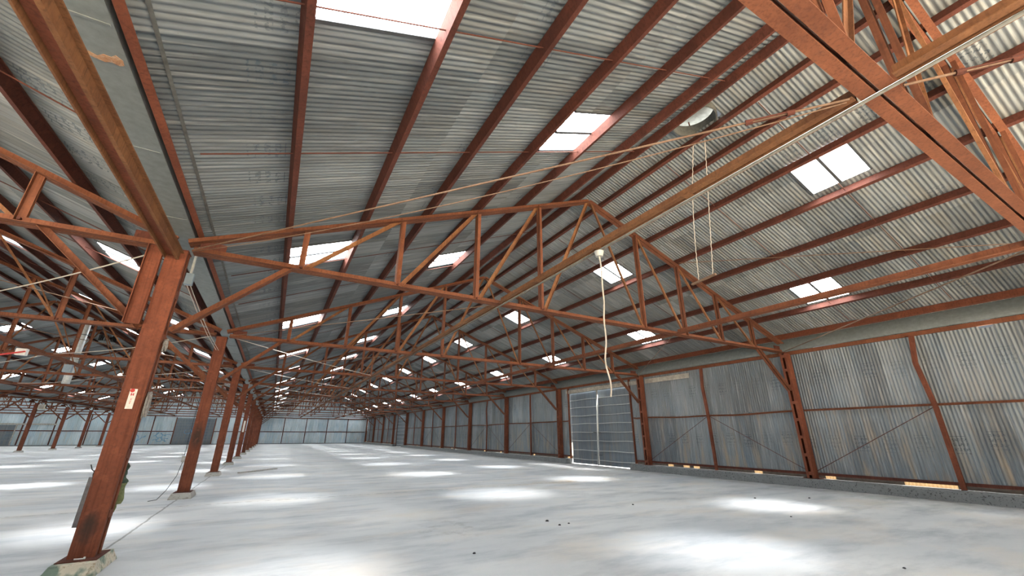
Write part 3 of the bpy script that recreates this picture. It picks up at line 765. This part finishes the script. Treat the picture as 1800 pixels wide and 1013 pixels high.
# ------------------------------------------------------------------ small things
# sticker on the first column, part of what is glued to it
st = MB()
yf = T(1) - .115 - .012
mb = MB(); mb.box(-1.835, -1.755, T(1)-.1215, T(1)-.1165, 1.93, 2.20); s_o = mb.obj('sticker', M['paper'])
tag(s_o, 'narrow white sticker with red print glued to the big front column', 'sticker')
mb = MB(); mb.cyl((0, 0), .026, .026, 0, .002, 18); o = mb.obj('red_mark', M['red'], s_o); o.rotation_euler = (math.pi/2, 0, 0); o.location = (-1.808, T(1)-.1217, 2.178)
for i, (z, w_, h_) in enumerate(((2.125, .030, .034), (2.062, .018, .016), (2.035, .022, .012), (2.008, .018, .018))):
    mb = MB()
    if i == 0:
        for dx in (-.011, .011): mb.box(-1.797+dx-.006, -1.797+dx+.006, T(1)-.1232, T(1)-.1216, z-h_/2, z+h_/2)
        mb.box(-1.797-.015, -1.797+.015, T(1)-.1232, T(1)-.1216, z-.003, z+.003)
    elif i == 1: mb.box(-1.806, -1.788, T(1)-.1232, T(1)-.1216, z-.008, z-.002); mb.box(-1.800, -1.794, T(1)-.1232, T(1)-.1216, z-.002, z+.008)
    elif i == 2: mb.box(-1.808, -1.788, T(1)-.1232, T(1)-.1216, z-.005, z+.001); mb.box(-1.794, -1.788, T(1)-.1232, T(1)-.1216, z+.001, z+.007)
    else: mb.box(-1.802, -1.796, T(1)-.1232, T(1)-.1216, z-.009, z+.009); mb.box(-1.802, -1.786, T(1)-.1232, T(1)-.1216, z+.004, z+.009)
    mb.obj('red_lettering', M['red'], s_o)
# second sticker on a distant column
for n, z0, z1 in ((5, 1.75, 2.5), ):
    mb = MB(); mb.box(XL - .05, XL + .06, T(n)-.1225, T(n)-.1165, z0, z1)
    tag(mb.obj('sticker', M['paper']), 'pale strip sticker on the fifth column of the near row', 'sticker')
# rope bundle and cloth on the first column
def coil(c, rx, rz, turns, r, lab, mat, seed):
    q = random.Random(seed); pts = []
    for i in range(turns*14 + 1):
        a = 2*math.pi*i/14
        pts.append((c[0] + .02*math.sin(a*.31 + seed), c[1] + rx*math.cos(a) + q.uniform(-.006, .006), c[2] + rz*math.sin(a) + .05*(i/(turns*14) - .5) + q.uniform(-.012, .012)))
    mb = MB(); mb.tube(pts, r, 6); return tag(mb.obj('rope_coil', M[mat]), lab, 'rope')
coil((-1.625, T(1) - .02, 2.00), .055, .16, 6, .010, 'pale rope bundle tied halfway up the stickered column', 'rope', 3)
coil((-1.628, T(1) + .00, 2.86), .05, .09, 4, .009, 'small pale rope knot high on the stickered column under its brace', 'rope', 9)
# canvas bag hung behind the first column
root = thing('canvas_bag', 'faded green canvas bag hanging behind the stickered column', 'bag', (-1.70, T(1) + .235, 0))
mb = MB(); rings = []
for i in range(9):
    z = .70 + .26*i/8; w_ = .06 + .012*math.sin(i*.8); d_ = .075 - .01*math.cos(i*.7)
    rings.append([(w_*math.cos(2*math.pi*k/16) * (1 + .06*math.sin(3*k + i)), d_*math.sin(2*math.pi*k/16), z) for k in range(16)])
vs = [p for r_ in rings for p in r_]; fs = [(a*16+k, a*16+(k+1) % 16, (a+1)*16+(k+1) % 16, (a+1)*16+k) for a in range(8) for k in range(16)]
fs += [tuple(range(16))[::-1], tuple(8*16 + k for k in range(16))]; mb.add(vs, fs); mb.obj('pouch', M['green'], root, smooth=True)
mb = MB(); rings = []
for i in range(12):
    z = .95 + .27*i/11; w_ = (.046 + .012*math.sin(i*1.5)) * (1 - .55*i/11)
    rings.append([((w_)*math.cos(2*math.pi*k/14)*(1 + .2*math.sin(2*k + i)) + .012*math.sin(i*.9), w_*math.sin(2*math.pi*k/14), z) for k in range(14)])
vs = [p for r_ in rings for p in r_]; fs = [(a*14+k, a*14+(k+1) % 14, (a+1)*14+(k+1) % 14, (a+1)*14+k) for a in range(11) for k in range(14)]
fs += [tuple(range(14))[::-1], tuple(11*14 + k for k in range(14))]; mb.add(vs, fs); mb.obj('crumpled_cloth', M['darkgreen'], root, smooth=True)
mb = MB(); mb.tube([(0, 0, .70), (.006, .01, .66), (-.004, 0, .60)], .016, 8); mb.obj('strap', M['green'], root)
# weathered board leaning on the column
mb = MB(); mb.sweep((-1.955, T(1) + .19, .45), (-1.935, T(1) + .145, 1.05), [[(-.10, 0), (.10, 0), (.10, .018), (-.10, .018)]], (0, 1, 0))
tag(mb.obj('hanging_board', M['plank']), 'grey weathered board fixed behind the stickered column, its corner showing', 'board')
mb = MB(); mb.tube([(-1.945, T(1) - .02, 1.12), (-1.985, T(1) - .03, 1.16), (-2.01, T(1) - .03, 1.22)], .006, 6); mb.tube([(-1.945, T(1), 1.02), (-1.96, T(1), 1.10), (-1.955, T(1), 1.15)], .012, 6)
tag(mb.obj('wire_hook', M['dark']), 'small bent wire hook on the edge of the stickered column', 'hook')
mb = MB(); mb.rod((-1.84, T(1) - .19, LZ + .0205), (-1.745, T(1) - .205, LZ + .0205), .008, 8); mb.rod((-1.75, T(1) - .2045, LZ + .0275), (-1.735, T(1) - .2065, LZ + .0275), .015, 6)
tag(mb.obj('loose_bolt', M['pole']), 'shiny loose bolt lying on the painted footing', 'bolt')
# switch box and its wire on second column
root = thing('switch_box', 'small grey switch box on the side of the second near-row column', 'switch box', (XL - .175, T(2) - .03, .96))
mb = MB(); mb.box(-.04, .04, -.05, .05, -.075, .075); mb.obj('case', M['grey'], root)
mb = MB(); mb.box(-.025, .025, -.056, -.05, -.03, .03); mb.obj('cover', M['galv'], root)
mb = MB(); mb.tube([(XL - .18, T(2) - .05, .88), (XL - .22, T(2) - .12, .55), (XL - .34, T(2) - .30, .22), (XL - .46, T(2) - .45, .03), (XL - .62, T(2) - .5, .012)], .007, 6)
tag(mb.obj('loose_wire', M['dark']), 'thin dark wire trailing from the switch box to the floor', 'wire')
mb = MB(); mb.tube([(XL - .18, T(2) - .04, 1.05), (XL - .18, T(2) - .05, 1.9), (XL - .14, T(2) - .06, 3.2)], .005, 6)
tag(mb.obj('loose_wire', M['dark']), 'thin dark wire running up from the switch box', 'wire')
# pale box with cord near the top of the second column
root = thing('junction_box', 'pale blue box fixed below the gutter behind the bracketed column', 'box', (-1.70, T(1) + .62, 4.13))
mb = MB(); mb.box(-.055, .055, -.05, .05, -.10, .10); mb.obj('case', M['graybox'], root)
mb = MB(); mb.box(-.015, .015, -.03, .03, .10, .555); mb.obj('hanger', M['galv'], root)
for k, dx in enumerate((0, .05)):
    mb = MB(); mb.tube([(dx - .02, 0, -.09), (.04 + dx, 1.1, -.30), (.08 + dx, 2.6, -.45), (.10 + dx, 4.2, -.5)], .007, 6); mb.obj('cord', M['cable'], root)
# hanging flex with ceiling rose
root = thing('hanging_flex', 'long cream flex hanging from a round box under the conduit beam', 'cable', (4.08, 4.41, 0))
mb = MB(); mb.cyl((0, 0), .055, .075, 4.27, 4.36, 20); mb.obj('round_box', M['grey'], root, smooth=False)
pts = []
for i in range(41):
    z = 4.28 - (4.28 - 2.10)*i/40
    pts.append((.018*math.sin(i*.55)*(.4 + .6*i/40) + .02*math.sin(i*.16), .02*math.cos(i*.43)*(i/40), z))
mb = MB(); mb.tube(pts, .0125, 8); mb.obj('flex', M['cable'], root, smooth=True)
# chains and lamp batten hanging from the ridge
root = thing('hanging_lamp_rail', 'slim rail hanging on two pale chains below the ventilated ridge', 'lamp', (0, 0, 0))
for k, (p, q_) in enumerate((((7.46, 4.60, 8.04), (7.90, 5.35, 4.92)), ((7.60, 4.40, 8.02), (7.87, 4.97, 4.92)))):
    mb = MB(); N = 60; p = Vector(p); q_ = Vector(q_)
    mb.tube([p.lerp(q_, i/N) + Vector((.006*math.sin(i*2.1), .006*math.cos(i*2.1), 0)) + Vector((-.06, .03, 0))*math.sin(math.pi*i/N)*(1 - k) for i in range(N + 1)], .0085, 6); mb.obj('chain', M['cable'], root)
mb = MB(); mb.sweep((7.92, 5.55, 4.88), (7.86, 4.90, 4.90), [[(-.028, -.02), (.028, -.02), (.028, .02), (-.028, .02)]]); mb.obj('rail', M['rod'], root)
# ridge ventilator
root = thing('ridge_ventilator', 'round grey ventilator ring at the ridge of the main hall, sky showing in it', 'ventilator', (7.06, 4.24, 0))
mb = MB(); N = 32
for r0, r1, za, zb in ((.47, .47, 8.18, 8.46), (.44, .44, 8.46, 8.18)):
    mb.cyl((0, 0), r0, r1, za, zb, N, False)
a = [( .47*math.cos(2*math.pi*i/N), .47*math.sin(2*math.pi*i/N), 8.18) for i in range(N)] + [(.44*math.cos(2*math.pi*i/N), .44*math.sin(2*math.pi*i/N), 8.18) for i in range(N)]
mb.add(a, [(i, (i+1) % N, N + (i+1) % N, N + i) for i in range(N)]); mb.obj('throat', M['pipe'], root, smooth=False)
mb = MB(); mb.cyl((0, 0), .62, .10, 8.60, 8.72, 32); mb.obj('cap', M['pipe'], root)
for i in range(4):
    mb = MB(); a_ = math.pi/4 + i*math.pi/2; mb.rod((.45*math.cos(a_), .45*math.sin(a_), 8.44), (.5*math.cos(a_), .5*math.sin(a_), 8.61), .015); mb.obj('leg', M['purlin'], root)
root2 = thing('turbine_ventilator', 'dark slatted turbine ventilator under the ridge of the second hall', 'ventilator', (HB.xa, 37.2, 0))
mb = MB(); mb.cyl((0, 0), .40, .40, 7.50, 7.55, 24); mb.obj('rim', M['gutter'], root2)
for i in range(16):
    a_ = 2*math.pi*i/16
    mb = MB(); mb.sweep((.40*math.cos(a_), .40*math.sin(a_), 7.55), (.40*math.cos(a_ + .25), .40*math.sin(a_ + .25), 7.92), [[(-.05, -.006), (.05, -.006), (.05, .006), (-.05, .006)]]); mb.obj('fin', M['dark'], root2)
# downpipe hanging in the second hall
mb = MB(); mb.rod((-9.75, 29.9, 4.05), (-9.75, 29.9, 7.62), .16, 20)
o = tag(mb.obj('flue_pipe', M['galv'], smooth=False), 'fat pale grey flue pipe hanging from the roof of the second hall', 'pipe')
mb = MB(); mb.cyl((-9.75, 29.9), .175, .175, 5.55, 5.62, 20); mb.cyl((-9.75, 29.9), .175, .175, 6.6, 6.66, 20); mb.obj('collar', M['gutter'], o)
# fluorescent fittings
for i, y in enumerate((43.5, 66.0, 80.0)):
    root = thing('strip_light', ('nearer', 'middle', 'farther')[i] + ' white strip light hanging crosswise below the trusses by the column row', 'light', (.95, y, 4.46), 'strip lights of the main hall')
    mb = MB(); mb.box(-.9, .9, -.06, .06, 0, .10); mb.obj('housing', M['white'], root)
    mb = MB(); mb.rod((-.88, 0, -.03), (.88, 0, -.03), .028, 12); mb.obj('tube', M['white'], root)
    for dx in (-.7, .7):
        mb = MB(); mb.rod((dx, 0, .10), (dx, 0, .9), .008, 6); mb.obj('hanger', M['cable'], root)
# cream box on far column and floodlight-like box
root = thing('speaker_box', 'cream box hung beside the top of a far-row column', 'box', (-19.55, T(8) - .1, 4.02))
mb = MB(); mb.box(-.24, .24, -.15, .15, -.22, .22); mb.obj('case', M['cream'], root)
mb = MB(); mb.box(-.19, .19, -.158, -.15, -.17, .17); mb.obj('front_panel', M['palewood'], root)
mb = MB(); mb.box(.24, .30, -.05, .05, -.10, .26); mb.obj('bracket', M['dark'], root)
root = thing('lamp_box', 'pale blue lamp box clamped on the tie beam of the second hall', 'box', (-8.02, 24.3, 4.26))
mb = MB(); mb.box(-.13, .13, -.09, .09, -.20, .12); mb.obj('case', M['graybox'], root)
root = thing('lamp_box', 'pale lamp box with red bracket on the tie beam of the second hall', 'box', (-8.02, 20.4, 4.26))
mb = MB(); mb.box(-.13, .13, -.09, .09, -.10, .12); mb.obj('case', M['white'], root)
mb = MB(); mb.sweep((-.5, -.1, -.16), (.12, -.1, .02), [[(-.05, -.02), (.05, -.02), (.05, .02), (-.05, .02)]]); mb.obj('bracket', M['red'], root)
# battened plank on the floor behind the column row
mb = MB(); mb.sweep((-.95, 22.5, .003), (.50, 24.3, .003), [[(-.06, 0), (.06, 0), (.06, .05), (-.06, .05)]])
tag(mb.obj('floor_batten', M['foot']), 'low concrete strip lying on the floor behind the third near-row column', 'strip')
# bits of grit
for i, (x, y, r_) in enumerate(((5.01, 7.48, .035), (5.01, 7.06, .028), (5.25, 7.10, .022), (7.94, 8.11, .028), (2.82, 6.09, .024), (7.33, 2.80, .02), (11.6, 7.3, .03), (9.7, 5.4, .022), (12.9, 6.6, .03))):
    mb = MB(); q = random.Random(i); n = 7
    lo = [(r_*(1 + q.uniform(-.3, .3))*math.cos(2*math.pi*k/n), r_*(1 + q.uniform(-.3, .3))*math.sin(2*math.pi*k/n), 0) for k in range(n)]
    hi = [(a*.6, b*.6, r_*.7) for a, b, _ in lo]
    mb.add(lo + hi, [tuple(range(n))[::-1], tuple(range(n, 2*n))] + [(k, (k+1) % n, n+(k+1) % n, n+k) for k in range(n)])
    tag(mb.obj('grit_lump', M['debris'], None, (x, y, .001)), 'tiny black lump of grit lying on the concrete floor', 'grit', 'lumps of grit on the floor')

# ------------------------------------------------------------------ light
w = bpy.data.worlds.new('overcast_sky'); SC.world = w; w.use_nodes = True
bg = w.node_tree.nodes['Background']; bg.inputs[0].default_value = (.86, .93, 1.0, 1); bg.inputs[1].default_value = .22
sl = bpy.data.lights.new('sun', 'SUN'); sl.energy = 125; sl.angle = math.radians(15.5); sl.color = (1, .97, .92)
so = link('sun', sl); so.rotation_euler = Vector((-.53, .18, -1)).to_track_quat('-Z', 'Y').to_euler()

# ------------------------------------------------------------------ camera
F, YAW, PITCH, ROLL = 705.61, .51263, .350376, .0015148
fw = Vector((math.sin(YAW)*math.cos(PITCH), math.cos(YAW)*math.cos(PITCH), math.sin(PITCH)))
r0 = Vector((math.cos(YAW), -math.sin(YAW), 0)); u0 = r0.cross(fw)
r_ = math.cos(ROLL)*r0 + math.sin(ROLL)*u0; u_ = -math.sin(ROLL)*r0 + math.cos(ROLL)*u0
cam = bpy.data.cameras.new('camera'); cam.sensor_fit = 'HORIZONTAL'; cam.sensor_width = 36; cam.lens = F/1800*36
cam.clip_start = .05; cam.clip_end = 400
co = link('camera', cam)
mw = Matrix(((r_.x, u_.x, -fw.x, 0), (r_.y, u_.y, -fw.y, 0), (r_.z, u_.z, -fw.z, 1.6), (0, 0, 0, 1)))
co.matrix_world = mw
SC.camera = co

vs_ = SC.view_settings; SC.display_settings.display_device = 'sRGB'
vs_.view_transform = 'Standard'; vs_.look = 'None'; vs_.gamma = 1; vs_.use_curve_mapping = False; vs_.exposure = 0.2
SC.cycles.use_denoising = True
SC.cycles.max_bounces = 8; SC.cycles.diffuse_bounces = 6; SC.cycles.transparent_max_bounces = 8
SC.cycles.sample_clamp_indirect = 8
